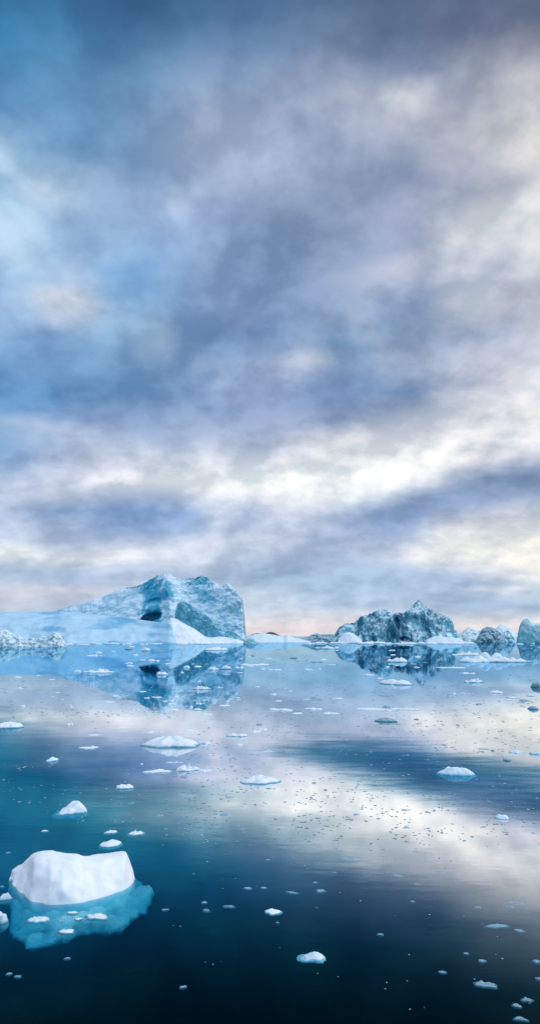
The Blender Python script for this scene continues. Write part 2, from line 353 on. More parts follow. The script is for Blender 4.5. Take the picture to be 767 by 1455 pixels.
refl = n.math('MULTIPLY', cv.outputs[0], n.rng(ruff_streak, 0, 1, 1.0, .50, 'LINEAR'))
tr = n.n('ShaderNodeBsdfTransparent'); tr.inputs[0].default_value = (.9, .97, 1, 1)
df = n.n('ShaderNodeBsdfDiffuse'); df.inputs[0].default_value = (.0, .026, .032, 1)
body = n.n('ShaderNodeMixShader'); body.inputs[0].default_value = .09; n.link(tr.outputs[0], body.inputs[1]); n.link(df.outputs[0], body.inputs[2])
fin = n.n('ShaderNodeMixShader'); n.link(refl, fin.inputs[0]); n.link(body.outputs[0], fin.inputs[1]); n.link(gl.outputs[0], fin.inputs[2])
va = n.n('ShaderNodeVolumeAbsorption'); va.inputs[0].default_value = (.0, .74, .83, 1); va.inputs[1].default_value = 3.4
o = n.n('ShaderNodeOutputMaterial'); n.link(fin.outputs[0], o.inputs[0]); n.link(va.outputs[0], o.inputs['Volume'])

# ------------------------------------------------------------------ object helpers
def mesh_obj(name, verts, faces, mat, parent=None, attrs=None, smooth=True):
    me = bpy.data.meshes.new(name)
    me.from_pydata(verts, [], faces); me.update()
    if attrs:
        for k, vals in attrs.items():
            a = me.attributes.new(k, 'FLOAT', 'POINT'); a.data.foreach_set('value', vals)
    if smooth: me.shade_smooth()
    me.materials.append(mat)
    ob = bpy.data.objects.new(name, me); C.objects.link(ob)
    if parent is not None: ob.parent = parent
    return ob

def tag(o, label, cat, group=None):
    o['label'] = label; o['category'] = cat
    if group: o['group'] = group
    return o

def empty(name, loc):
    o = bpy.data.objects.new(name, None); o.empty_display_size = .5; o.location = loc; C.objects.link(o)
    return o

def outward(name, ob):
    bm = bmesh.new(); bm.from_mesh(ob.data); bmesh.ops.recalc_face_normals(bm, faces=bm.faces); bm.to_mesh(ob.data); bm.free()

def fbm(p, o=4): return mn.fractal(p, 1.0, 2.0, o, noise_basis='PERLIN_ORIGINAL')
def ridged(p, o=5): return mn.ridged_multi_fractal(p, .9, 2.1, o, 1.0, 2.0, noise_basis='PERLIN_ORIGINAL')
def cell(p):
    d, _ = mn.voronoi(p, distance_metric='DISTANCE', exponent=2.5)
    return d[1] - d[0]

def loft(name, mat, crest, yf, yc, yb, nx, nt, k=1.4, rough=2.0, rscale=.06, facet=0.0, fscale=.08, parent=None,
         z0=-2.5, mask=None, carve=None, seed=0, taper=True, nb=None, crest_rough=.35, vstretch=1.0, cj=0.0):
    """A body standing in the water: for each bearing a section that climbs from its front foot to its crest and falls away behind."""
    x0, x1 = crest[0][0], crest[-1][0]
    F = lambda q, u: interp(q, u) if isinstance(q, list) else q
    facet0 = facet
    nb = nb or nt // 2
    V, blue, dirt = [], [], []
    off = Vector((seed * 13.7, seed * 7.1, seed * 3.3))
    for i in range(nx + 1):
        u = x0 + (x1 - x0) * i / nx
        facet = F(facet0, u)
        e = min(1, (i / nx) / .06, (1 - i / nx) / .06) if taper else 1
        Yf, Yc, Yb = F(yf, u), F(yc, u), F(yb, u)
        mid = Yf * .5 + Yc * .5
        top = at(u, interp(crest, u) - cj * e * (ridged(Vector((u * .16, seed, 0)), 4) - 1.0) - cj * .6 * e * fbm(Vector((u * .5, seed, 4)), 3), Yc); zc = max(top.z, .4)
        tx = top.x / Yc
        kk = F(k, u)
        for j in range(nt + 1 + nb):
            if j <= nt:
                t = j / nt
                Y = Yf + (Yc - Yf) * t
                z = z0 + (zc - z0) * (1 - (1 - t) ** kk)
                front = True
            else:
                t = (j - nt) / nb
                Y = Yc + (Yb - Yc) * t
                z = zc + (z0 - zc) * t ** 1.5
                front = False
            p = Vector((tx * Y, Y, z))
            fade = 1 - (1 - crest_rough) * sm(.8, 1.0, t) if front else crest_rough + (1 - crest_rough) * sm(0, .3, t)
            fade *= sm(z0, z0 + 2, z) * .9 + .1
            q = Vector((p.x, p.y * .8, p.z * vstretch)) + off
            d = rough * (fbm(q * rscale, 6) * 1.1)
            if facet: d += facet * ((cell(q * fscale) - .35) * .9 + (ridged(q * fscale * 1.3, 6) - 1.0) * .5 + (cell(q * fscale * 3.1 + Vector((5, 5, 5))) - .35) * .38)
            dv = Vector((-tx * .25, -1.0, .35)) if front else Vector((0, .7, .2))
            p = p + dv * d * fade
            # screen column/row of the point from the fjord side, used to place crevasses and blue zones
            vz = (p.z - EYE) / p.y
            py = HOR - vz * F_ * 1.032
            b = dd = 0.0
            if carve and front:
                c = carve(u, py)
                p.y += c; p.x += tx * c
            if mask:
                b, dd = mask(u, py, p, front)
                if facet: b -= .16 * d / facet
            V.append(p); blue.append(b); dirt.append(dd)
    m_ = nt + 1 + nb
    Fc = []
    for i in range(nx):
        for j in range(m_ - 1):
            a = i * m_ + j
            Fc.append((a, a + m_, a + m_ + 1, a + 1))
    Fc.append(tuple(range(m_ - 1, -1, -1))); Fc.append(tuple(nx * m_ + j for j in range(m_)))
    base = parent.location if parent is not None else Vector((V[0].x * .5 + V[-1].x * .5, V[0].y, 0))
    V = [v - base for v in V]
    ob = mesh_obj(name, V, Fc, mat, parent, {'blue': blue, 'dirt': dirt})
    if parent is None: ob.location = base
    return ob

# ------------------------------------------------------------------ water, headland
def box(name, x0, x1, y0, y1, z0, z1, mat):
    v = [(x, y, z) for z in (z0, z1) for y in (y0, y1) for x in (x0, x1)]
    f = [(0, 2, 3, 1), (4, 5, 7, 6), (0, 1, 5, 4), (2, 6, 7, 3), (0, 4, 6, 2), (1, 3, 7, 5)]
    return mesh_obj(name, v, f, mat, smooth=False)
wt = box('water', -20000, 20000, -3000, 30000, -40, 0, M['water']); wt['kind'] = 'structure'

hl = loft('headland', M['rock'], [(374, 905), (378, 899.5), (383, 897.8), (388, 898.2), (392, 900), (396, 902.5), (402, 905)], 3000, 3080, 3300, 60, 14, 1.6, 3, .02, seed=3, z0=-3)
hl['kind'] = 'structure'
hl = loft('headland', M['rock'], [(352, 904.5), (360, 900.5), (366, 899.6), (372, 900.8), (378, 904.5)], 3400, 3450, 3600, 40, 12, 1.6, 3, .02, seed=4, z0=-3)
hl['kind'] = 'structure'

# ------------------------------------------------------------------ big iceberg
berg = empty('iceberg', (-70, 430, 0))
tag(berg, 'largest iceberg, pale blue, twin jagged peaks, dark cave and long smooth snow slope', 'iceberg')

def blob(u, v, cx, cy, rx, ry, rot=0.0):
    c, s = math.cos(rot), math.sin(rot)
    a, b = (u - cx), (v - cy)
    x, y = (a * c + b * s) / rx, (-a * s + b * c) / ry
    return max(0.0, 1 - (x * x + y * y))

def massif_mask(u, v, p, front):
    j = fbm(p * .12, 5) * 11
    uu, vv = u + j, v + fbm(p * .12 + Vector((9, 9, 9)), 5) * 9
    b = -.25
    rg = ridged(Vector((p.x * .17, p.y * .1, p.z * .10)), 4)
    b = max(b, (.30 + .55 * min(1.5, rg)) * min(1, 1.3 * blob(uu, vv, 221, 840, 25, 34)))           # blue gully under the left peak
    b = max(b, (.25 + .5 * min(1.5, rg)) * min(1, 2 * blob(uu, vv, 216, 866, 18, 20)))
    b = max(b, 1.3 * min(1, 2.5 * blob(uu, vv, 216, 878, 20, 8, -.25)))  # blue ice and painted shade inside the cave
    b = max(b, .55 * min(1, 2 * blob(uu, vv, 292, 848, 30, 9, .35)))
    b = max(b, .5 * min(1, 2 * blob(uu, vv, 336, 852, 14, 26, .5)))
    b = max(b, .45 * min(1, 2 * blob(uu, vv, 120, 860, 40, 12)))
    b = max(b, .35 * min(1, 2 * blob(uu, vv, 165, 862, 30, 12)))
    b = max(b, .65 * min(1, 3 * blob(uu, vv, 288, 824, 26, 7)))
    d = -.15
    d = max(d, .62 * min(1, 2 * blob(uu, vv, 218, 878, 14, 5, -.35)))  # cave shade painted in through the dirt mask
    d = max(d, .22 * min(1, 3 * blob(uu, vv, 290, 826, 40, 14, .3)))
    d = max(d, .2 * min(1, 3 * blob(uu, vv, 338, 856, 14, 28, .4)))
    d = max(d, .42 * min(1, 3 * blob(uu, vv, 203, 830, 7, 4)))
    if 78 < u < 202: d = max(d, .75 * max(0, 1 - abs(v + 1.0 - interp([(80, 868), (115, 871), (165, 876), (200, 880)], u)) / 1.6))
    if u > 250: d += .1
    return b, d

def massif_carve(u, v):
    c = 13 * sm(0, .6, blob(u, v, 217, 877, 17, 8, -.3))                      # the cave
    c += 2.5 * sm(0, .8, blob(u, v, 220, 853, 14, 4, -.2))
    c += 3 * sm(0, .9, blob(u, v, 219, 838, 18, 20)) * (.6 + .8 * abs(fbm(Vector((u * .14, v * .07, 2)), 3)))
    c -= 3 * sm(0, .8, blob(u, v, 217, 864, 15, 5))
    ua = 237 + 7 * sm(820, 882, v) + 3 * fbm(Vector((v * .09, 3, 1)), 3)
    q = max(0, 1 - (ua - u) / 8) if u < ua else math.exp(-(u - ua) / 16)
    c -= 7.5 * q * sm(814, 830, v)                                            # the arete below the left peak
    return c

crest = [(58, 874), (80, 868), (90, 865.5), (100, 862), (112, 859), (125, 855), (134, 850.5), (142, 851), (150, 847), (160, 842), (170, 838), (180, 835.5),
         (190, 834), (199, 831), (206, 829), (214, 823), (219, 821), (224, 818), (229, 818), (233, 816), (237, 817.5), (240, 815), (246, 819), (255, 824), (261, 824), (266, 822),
         (274, 822), (280, 820), (286, 817.5), (291, 820), (295, 820), (300, 825), (303, 827), (309, 831), (315, 834), (319, 831), (323, 828.5), (328, 833), (333, 838), (339, 844), (344, 850),
         (346.5, 862), (348, 880), (349, 892), (350, 908)]
loft('massif', M['berg'], crest, [(58, 436), (230, 424), (300, 420), (350, 418)], [(58, 446), (200, 462), (240, 455), (300, 452), (350, 436)],
     [(58, 470), (200, 505), (300, 505), (350, 462)], 360, 110, [(58, 1.2), (200, 1.15), (300, 1.3), (350, 1.6)], 2.6, .045, [(58, .8), (185, 1.2), (215, 2.4), (250, 2.2), (300, 3.2), (350, 2.6)], .10, berg, crest_rough=.7, cj=1.5, mask=massif_mask, carve=massif_carve, seed=1)

def apron_mask(u, v, p, front):
    b = -.12 + 1.1 * fbm(Vector((p.x * .035, p.y * .02, p.z * .16)), 5) + .45 * min(1, 2 * blob(u, v, 232, 898, 24, 20)) + .3 * min(1, 2 * blob(u, v, 110, 890, 60, 12))  # tonal drifts; first blob paints the ridge's shaded side bluer
    b += .5 * sm(909, 913, v)  # shading near the water put into the colour
    return b, -.4
loft('snow_slope', M['apron'], [(-180, 880), (-120, 874), (-60, 871), (0, 869.5), (40, 869), (85, 868), (115, 871), (165, 876), (200, 880.5), (225, 884), (241, 883), (245, 890), (249, 900), (253, 910)],
     [(-180, 396), (150, 388), (253, 391)], [(-180, 440), (150, 428), (225, 424), (253, 405)], [(-180, 480), (253, 440)], 260, 70, 1.45, 3.4, .026, .5, .06, berg, mask=apron_mask, seed=2, crest_rough=.15)

def fan_mask(u, v, p, front):
    return -.3 + .9 * min(1, 2 * blob(u, v, 281, 910, 10, 6)) , -.4
loft('snow_fan', M['fan'], [(238, 884), (243, 877), (250, 879), (257, 883), (268, 889), (276, 893), (283, 898), (291, 904), (300, 906), (312, 904), (322, 905), (335, 908), (346, 911)],
     [(238, 393), (346, 394)], [(238, 418), (260, 414), (346, 404)], [(238, 432), (346, 424)], 120, 50, 1.25, 1.8, .06, .6, .12, berg, mask=fan_mask, seed=5)

def cliff_mask(u, v, p, front):
    edge = interp([(250, 853), (262, 854), (275, 861.5), (290, 872), (305, 882), (318, 890.5), (332, 898), (345, 906)], u)
    return .25 + .35 * fbm(p * .1), .5 * sm(5, 0, v - edge) - .1
loft('blue_cliff', M['cliff'], [(249, 872), (252, 858), (256, 854), (262, 854), (275, 861.5), (290, 872), (305, 882), (318, 890.5), (332, 898), (345, 907)],
     [(249, 414), (300, 409), (345, 406)], [(249, 421), (300, 415), (345, 411)], [(249, 440), (345, 430)], 150, 50, 1.7, 1.1, .1, 2.0, .13, berg, mask=cliff_mask, seed=6, vstretch=.5)

# ------------------------------------------------------------------ right iceberg
b2 = empty('iceberg', (95, 440, 0))
tag(b2, 'dark teal fractured iceberg with one sharp peak and a pale dome on its left shoulder', 'iceberg')
def rmask(u, v, p, front):
    q = p * .16
    fr = ridged(Vector((p.x * .22, p.y * .2, p.z * .06)), 4) - 1.0
    b = .38 + .45 * fr
    b = max(b, .9 * min(1, 2 * blob(u, v, 562, 892, 20, 26, .25)))
    b -= .7 * min(1, 2 * blob(u, v, 490, 892, 14, 10)) + .8 * min(1, 2 * blob(u, v, 546, 870, 14, 9)) + .5 * min(1, 2 * blob(u, v, 588, 887, 8, 9)) + .5 * min(1, 2 * blob(u, v, 592, 860, 6, 10))
    b -= .55 * min(1, 2 * blob(u, v, 640, 904, 22, 12))
    d = -.05 + .3 * min(1, 2 * blob(u, v, 512, 880, 8, 8)) + .3 * min(1, 2 * blob(u, v, 560, 895, 12, 20)) + .25 * min(1, 2 * blob(u, v, 620, 876, 22, 5, .2)) + .35 * min(1, 2 * blob(u, v, 638, 884, 6, 10)) + .4 * min(1, 2 * blob(u, v, 574, 908, 8, 4))
    d -= .3 * min(1, 2 * blob(u, v, 546, 868, 14, 8))
    return b, d
def rcarve(u, v):
    return 5 * sm(0, .6, blob(u, v, 572, 908, 8, 4)) + 6 * sm(0, .6, blob(u, v, 628, 910, 5, 4)) + 4 * sm(0, .6, blob(u, v, 560, 893, 7, 18, .2))
rc = [(472, 907), (475, 901), (482, 891), (489, 886.5), (500, 885), (508, 881.5), (511, 876.5), (518, 874.5), (526, 872), (532, 869), (537, 867), (546, 866.5), (555, 869), (560, 872), (567, 871), (574, 871),
      (579, 867), (584, 862), (589, 857), (593, 852.5), (597, 854), (600, 858.5), (603, 862), (611, 865), (615, 869), (619, 872), (628, 874), (637, 876.5), (641, 879), (643.5, 889), (648.5, 899), (659, 909)]
loft('massif', M['dark'], rc, [(472, 434), (560, 424), (659, 432)], [(472, 442), (560, 440), (600, 446), (659, 440)], [(472, 470), (590, 500), (659, 465)], 300, 90,
     [(472, 1.4), (560, 1.9), (600, 1.5), (659, 1.5)], 2.0, .09, 3.0, .085, b2, mask=rmask, carve=rcarve, seed=8, vstretch=.45, crest_rough=.6, cj=1.6)
pm = lambda u, v, p, f: (-.35, -.4)
loft('snow_mound', M['pale'], [(480, 908), (486, 902), (491, 898.5), (496, 898), (502, 900), (508, 904.5), (514, 908.5)], 420, 427, 436, 50, 24, 1.6, .5, .12, 0, .1, b2, mask=pm, seed=9)
loft('snow_mound', M['pale'], [(606, 908.5), (616, 904), (624, 903), (632, 905), (645, 906), (657, 909)], 420, 426, 434, 50, 20, 1.6, .5, .12, 0, .1, b2, mask=pm, seed=10)

# ------------------------------------------------------------------ smaller bergs
def small(name, label, cat, mat, cr, yf, yc, yb, nx=90, nt=34, k=1.5, rough=.8, rs=.2, facet=1.0, fs=.25, mask=None, seed=0, **kw):
    o = loft(name, mat, cr, yf, yc, yb, nx, nt, k, rough, rs, facet, fs, mask=mask, seed=seed, **kw)
    outward(name, o)
    return tag(o, label, cat)
small('ice_ridge', 'low dark debris-covered ice ridge lying left of the sharp-peaked iceberg', 'ice ridge', M['dirty'],
      [(423, 909), (428, 906.5), (435, 905), (442, 902), (446, 901), (450, 899.5), (456, 901.5), (465, 901), (473, 901), (480, 904), (484, 908)], 470, 478, 490, facet=.8, seed=11)
small('iceberg', 'small near-black debris-striped iceberg between the sharp-peaked iceberg and the blue domed one', 'iceberg', M['dirty'],
      [(675, 910), (678, 905), (681, 899), (684, 894), (690, 890.5), (698, 891), (706, 895.5), (712, 901), (717, 909)], 500, 512, 530, facet=1.6, fs=.18, mask=lambda u, v, p, f: (.3, .02 - .6 * min(1, 2 * blob(u, v, 698, 903, 9, 7))), seed=12)
small('iceberg', 'little teal pyramid of ice leaning against the near-black iceberg', 'iceberg', M['dark'],
      [(708, 910), (713, 902), (717, 896.5), (721, 895), (726, 900.5), (731, 906.5), (736, 910)], 480, 488, 500, facet=.8, mask=lambda u, v, p, f: (.2, -.2), seed=13)
small('iceberg', 'grey-blue hump of ice just right of the sharp-peaked iceberg', 'iceberg', M['speck'],
      [(646, 910), (652, 901), (658, 896), (666, 890.5), (671, 893), (676, 895.5), (684, 896), (694, 908)], 560, 574, 600, facet=1.3, fs=.16, mask=lambda u, v, p, f: (.25, .1), seed=14)
small('iceberg', 'pale far iceberg showing over the shoulder of the near-black iceberg', 'iceberg', M['pale'],
      [(696, 906), (702, 894), (707, 889.5), (711, 886.5), (717, 888), (722, 892.5), (728, 897), (738, 899), (746, 906)], 700, 716, 740, facet=1.5, fs=.12, mask=lambda u, v, p, f: (.0, -.1), seed=15)
def domemask(u, v, p, f):
    return .62 + .2 * sm(890, 910, v) - .9 * sm(750, 756, u) * sm(892, 880, v), -.35 + .65 * sm(742, 756, u) * sm(886, 893, v)
small('iceberg', 'smooth blue domed iceberg with dirt-speckled flank at the right edge', 'iceberg', M['speck'],
      [(733, 911), (735, 901), (737, 890), (740, 883.5), (743, 880), (748, 878.5), (754, 882.5), (760, 885.5), (767, 884.5), (780, 882), (800, 886), (820, 896), (832, 910)], 425, 438, 462, 140, 44, 1.7, .6, .12, .7, .2, domemask, 16)
def lmask(u, v, p, f):
    return .05 + .5 * fbm(p * .3), -.12 + .5 * min(1, 2 * blob(u, v, 40, 911, 9, 7)) + .55 * min(1, 2 * blob(u, v, 0, 914, 7, 6)) + .3 * min(1, 2 * blob(u, v, 83, 906, 8, 4)) + .25 * fbm(p * .4)
small('ice_ridge', 'low rubbly white ice ridge with dark dirt patches below the long snow slope', 'ice ridge', M['speck'],
      [(-60, 908), (-30, 899), (-10, 897), (0, 896), (8, 894), (14, 896), (17, 899), (23, 903), (28, 902), (33, 906), (40, 907.5), (47, 906), (54, 908), (62, 902.5), (68, 905), (73, 902), (77.5, 897.5), (83, 899), (87.5, 899.5), (90, 904), (92, 908), (95, 916)],
      [(-60, 262), (95, 268)], [(-60, 274), (95, 276)], [(-60, 292), (95, 290)], 190, 44, 1.6, .9, .3, 1.3, .35, lmask, 17)
small('ice_floe', 'long low snow-covered floe closing the gap between the two main icebergs', 'ice floe', M['pale'],
      [(344, 910), (352, 904.5), (361, 901), (376, 900), (386, 901.5), (394, 903), (402, 904.5), (408, 902), (414, 905), (420, 906.5), (430, 909), (440, 910.5)], 455, 470, 500, 120, 24, 1.6, .4, .08, .25, .15, lambda u, v, p, f: (-.25, -.4), 18)
small('ice_chunk', 'small bright teal lump of ice at the right foot of the largest iceberg', 'ice chunk', M['cliff'],
      [(345, 914), (349, 909.5), (353, 907), (357, 906.5), (361, 908.5), (365, 911.5), (368, 914)], 378, 382, 388, 50, 20, 1.8, .3, .3, .2, .3, lambda u, v, p, f: (.0, -.5), 19)

# ------------------------------------------------------------------ floes
def floe_mesh(wd, dp, ht, kind, seed, segs=28, rings=9, tilt=0.0, ro=1.0):
    rr = random.Random(seed)
    PL = [(rr.uniform(-.2, .2) + 2 * PI * q / 4 + .4, rr.uniform(.55, 1.5)) for q in range(4)]; off = Vector((seed * 3.17 % 97, seed * 1.73 % 89, seed * .91 % 83))
    V, B, Dm = [], [], []
    px = rr.uniform(-.25, .25); pyy = rr.uniform(-.1, .3)
    ph = rr.uniform(0, 6.28)
    draft = max(.10 * wd, ht * .6, .03)
    def outline(a):
        c = Vector((math.cos(a) * 1.1, math.sin(a) * 1.1, 0)) + off
        return max(.25, 1 + ro * (.34 * fbm(c * 1.0, 4) + .22 * fbm(c * 3.1, 3)) + .12 * math.cos(2 * a + ph))
    def top(x, y, r):
        q = Vector((x * 2.0, y * 2.0, 0)) + off
        nz = fbm(q, 5)
        if kind == 'flat':
            z = (1 - r ** 5) * (.62 + .55 * nz)
        elif kind == 'hump':
            z = (1 - r ** 3.4) * max(.1, .85 + .35 * nz)
        elif kind == 'peak':
            z = min(1 - sl * ((x - px) * math.cos(an) + (y - pyy) * math.sin(an)) for an, sl in PL)
            z = max(.05, z) * (1 + .25 * nz)
            z *= (1 - r ** 6)
        else:   # jag: a raft of heaped pieces
            z = (1 - r ** 4) * (.25 + .95 * max(0, cell(q * 1.4)) + .5 * nz)
        return max(z, -.02) * ht + tilt * x * ht * (1 - r ** 3) + .02 * ht
    V.append(Vector((0, 0, top(0, 0, 0)))); B.append(-.3); Dm.append(-.3)
    for i in range(1, rings + 1):
        r = (i / rings) ** .8
        for s in range(segs):
            a = 2 * PI * s / segs; k = outline(a)
            x, y = r * k * math.cos(a), r * k * math.sin(a)
            z = top(x, y, r) if i < rings else .05 * ht
            V.append(Vector((x * wd / 2, y * dp / 2, z)))
            low = 1 - sm(.08, .62, z / max(ht, 1e-3))
            B.append(-.35 + 1.3 * low * sm(.5, .9, r)); Dm.append(-.35)
    lower = [(1.03, -.15), (1.02, -.45), (.75, -.8), (.35, -1.0)]
    for (r, zf) in lower:
        for s in range(segs):
            a = 2 * PI * s / segs; k = outline(a)
            V.append(Vector((r * k * math.cos(a) * wd / 2, r * k * math.sin(a) * dp / 2, zf * draft)))
            B.append(.55); Dm.append(-.35)
    zm = max(v.z for v in V); kz = ht / max(zm, 1e-4)
    for v in V[:1 + rings * segs]: v.z *= kz
    tot = rings + len(lower)
    Fc = [(0, 1 + s, 1 + (s + 1) % segs) for s in range(segs)]
    for i in range(tot - 1):
        for s in range(segs):
            a, b = 1 + i * segs + s, 1 + i * segs + (s + 1) % segs
            Fc.append((a, a + segs, b + segs, b))
    Fc.append(tuple(1 + (tot - 1) * segs + s for s in range(segs))[::-1])
    return V, Fc, B, Dm

SEED = [100]
def floe(px, py, wpx, hpx, kind, label=None, group=None, mat='floe', name=None, cat=None, dep=None, rot=None, segs=28, rings=9, tilt=0.0):
    """PX, PY: the middle of the front waterline; WPX, HPX: how large it looks there."""
    SEED[0] += 1
    g_ = ground(px, py); s = mpp(g_)
    sd_ = math.sin(math.atan2(EYE, g_.y))
    if name == 'ice_scrap' and py > 1205: wpx *= .75; mat = 'slush'
    wd = wpx * s * .95
    dp = dep * wd if dep else wd * R.uniform(.45, .75)
    ht = max(.25 * hpx, hpx - dp * sd_ * .95 / s) * s * (.8 if kind == 'jag' else .92)
    if py > 1205 and name == 'ice_scrap': ht *= .45
    name = name or 'ice_floe'; cat = cat or name.replace('_', ' ')
    v, f, b, d = floe_mesh(wd, dp, ht, kind, SEED[0], segs, rings, tilt, 1.7 if name == 'ice_scrap' else 1.0)
    o = mesh_obj(name, v, f, M[mat], None, {'blue': b, 'dirt': d})
    dirg = Vector((g_.x, g_.y, 0)).normalized()
    sink = R.uniform(.25, .55) * ht if name == 'ice_scrap' else (.12 * ht if kind != 'peak' else 0)
    o.location = (g_.x + dirg.x * dp * .42, g_.y + dirg.y * dp * .42, -sink)
    o.rotation_euler.z = (R.uniform(-.25, .25) if rot is None else rot) - math.atan2(g_.x, g_.y)
    tag(o, label, cat, group)
    return o

ZONES = [
 ('small ice scrap floating on the blue mirror image of the largest iceberg', 'ice scraps before the largest iceberg'),
 ('small ice scrap drifting in the open channel between the two main icebergs', 'ice scraps in the channel'),
 ('small ice scrap adrift before the sharp-peaked iceberg and its right-hand neighbours', 'ice scraps before the right icebergs'),
 ('thin dark ice flake specking the cream cloud reflection', 'ice flakes on the bright water'),
 ('small ice scrap on the plain blue-grey water at mid distance, left side', 'ice scraps at mid left'),
 ('faint bluish ice scrap barely afloat in the near dark water', 'ice scraps in the dark foreground'),
]
def zone(px, py):
    if py > 1200: return 5
    if py > 1015: return 3 if px > 250 else 4
    return 0 if px < 345 else (1 if px < 520 else 2)

B_ = 'ice_floe'; K_ = 'ice_chunk'
named = [
 (244, 1063, 83, 24, 'hump', 'broad white snow-heaped floe, widest of those before the largest iceberg', 'floe', B_, 48, 16),
 (97, 1157, 47, 23, 'hump', 'tilted white ice chunk with blue underside alone in dark water', 'floe', K_, 40, 14),
 (367, 1114, 58, 16, 'hump', 'white floe with a broad teal rim where the pale cloud reflection begins', 'floe', B_, 44, 14),
 (646, 1102, 42, 15, 'hump', 'rounded pale blue lump on the dark diagonal streak of reflection', 'pale', K_, 44, 14),
 (15, 1035, 34, 12, 'hump', 'white floe at the left edge, beyond the tilted chunk', 'floe', B_, 36, 12),
 (145, 956, 51, 9, 'jag', 'long jagged raft of heaped white ice left of the iceberg reflection', 'floe', B_, 48, 14),
 (306, 924, 40, 7, 'flat', 'flat white floe close under the snow fan of the largest iceberg', 'floe', B_, 36, 10),
 (563, 973, 45, 10, 'flat', 'flat teal-sided slab before the sharp-peaked iceberg', 'floe', B_, 36, 10),
 (564, 941, 30, 9, 'flat', 'pale flat-topped raft just off the sharp-peaked iceberg', 'floe', B_, 32, 10),
 (671, 970, 26, 9, 'jag', 'white heaped ice scrap right of the teal-sided slab', 'floe', K_, 32, 10),
 (762, 977, 19, 10, 'hump', 'dark teal lump cut by the right edge, beyond the rounded lump', 'wet', K_, 30, 10),
 (548, 1026, 30, 8, 'flat', 'teal fish-shaped slab on the brightest far reflection', 'wet', K_, 30, 10),
 (176, 1121, 30, 9, 'flat', 'thin oval white pan right of the tilted ice chunk', 'floe', B_, 32, 10),
 (223, 1098, 40, 6, 'flat', 'long thin white strip of ice below the broad snow-heaped floe', 'floe', B_, 32, 8),
 (266, 1096, 40, 13, 'jag', 'irregular white floe below right of the broad snow-heaped floe', 'floe', B_, 36, 10),
 (157, 1203, 33, 12, 'hump', 'smooth white lump just beyond the large foreground block', 'floe', K_, 36, 12),
 (158, 1184, 17, 6, 'flat', 'small white wedge behind the smooth white lump', 'floe', K_, 28, 8),
 (197, 1186, 27, 8, 'jag', 'ragged white sliver right of the smooth white lump', 'floe', K_, 28, 8),
 (75, 1082, 16, 7, 'peak', 'small two-humped white scrap between the left-edge floe and the tilted chunk', 'floe', K_, 28, 8),
 (125, 1064, 30, 6, 'jag', 'thin white scrap with a trailing tail left of the broad snow-heaped floe', 'floe', K_, 28, 8),
 (338, 1047, 31, 7, 'flat', 'blue-bottomed oval pan right of the broad snow-heaped floe', 'floe', B_, 30, 8),
 (398, 1010, 34, 5, 'flat', 'long low floe with dark underside in the channel between the icebergs', 'floe', B_, 30, 8),
 (713, 1164, 20, 8, 'hump', 'small blue-grey lump right of the rounded pale blue lump', 'pale', K_, 28, 8),
 (443, 1366, 31, 15, 'peak', 'small blue-white ice diamond, nearest piece in the dark foreground water', 'pale', K_, 36, 12),
 (388, 1299, 22, 9, 'peak', 'small white ice cone behind the blue-white diamond', 'floe', K_, 28, 9),
 (580, 1009, 34, 4, 'flat', 'thin strip of ice just beyond the teal fish-shaped slab, right one of two', 'floe', B_, 26, 7),
 (530, 1009, 45, 4, 'flat', 'thin strip of ice just beyond the teal fish-shaped slab, left one of two', 'floe', B_, 26, 7),
 (733, 1070, 22, 6, 'flat', 'flat blue sliver left of the thicker slab at the right edge', 'pale', B_, 28, 8),
 (760, 1072, 18, 7, 'flat', 'thicker blue slab at the right edge level with the flat sliver', 'pale', B_, 28, 8),
 (719, 1081, 13, 5, 'flat', 'small dark blue pan below the flat blue sliver', 'wet', B_, 26, 7),
 (289, 980, 28, 9, 'jag', 'white heaped scrap low in the mirror image of the blue cliff', 'floe', K_, 32, 10),
 (303, 952, 18, 8, 'jag', 'left of two white lumps under the flat snow-fan floe', 'floe', K_, 28, 9),
 (321, 951, 16, 7, 'hump', 'right of two white lumps under the flat snow-fan floe', 'floe', K_, 28, 9),
 (362, 946, 54, 4, 'flat', 'very long thin pale pan right of the two white lumps', 'floe', B_, 32, 8),
 (230, 959, 17, 6, 'flat', 'white pan beside the dark mirror image of the cave', 'floe', B_, 28, 8),
 (207, 925, 12, 6, 'hump', 'small round white floe just off the end of the snow slope', 'floe', B_, 28, 8),
 (470, 922, 36, 7, 'jag', 'pale raft off the low dark ice ridge', 'floe', B_, 32, 9),
 (698, 941, 92, 20, 'jag', 'wide hummocky pale raft before the near-black iceberg', 'floe', B_, 64, 16),
 (660, 931, 40, 8, 'jag', 'low snow-dusted raft left of the wide hummocky one', 'floe', B_, 40, 10),
 (757, 1008, 16, 6, 'hump', 'dark blue lump at the right edge above the cream reflection', 'wet', K_, 28, 8),
 (706, 985, 22, 5, 'flat', 'flat blue pan below the wide hummocky raft', 'floe', B_, 28, 8),
 (705, 1318, 24, 6, 'jag', 'largest ragged pale scrap in the dark water at lower right', 'slush', K_, 32, 9),
 (690, 1402, 26, 9, 'jag', 'bluish half-sunk ice scrap near the bottom right, the nearest one there', 'slush', K_, 36, 10),
 (7, 1279, 16, 12, 'hump', 'small white lump touching the left edge beside the foreground block', 'floe', K_, 30, 9),
 (4, 1312, 16, 18, 'hump', 'white pointed lump at the left edge, the nearer of the two beside the block', 'floe', K_, 30, 9),
]
for (px, py, wp, hp, kind, lab, mat, nm, sg, rg) in named:
    floe(px, py, wp, hp, kind, lab, None, mat, nm, segs=sg, rings=rg, tilt={97: 1.3, 443: .2, 4: -.5}.get(px, 0))

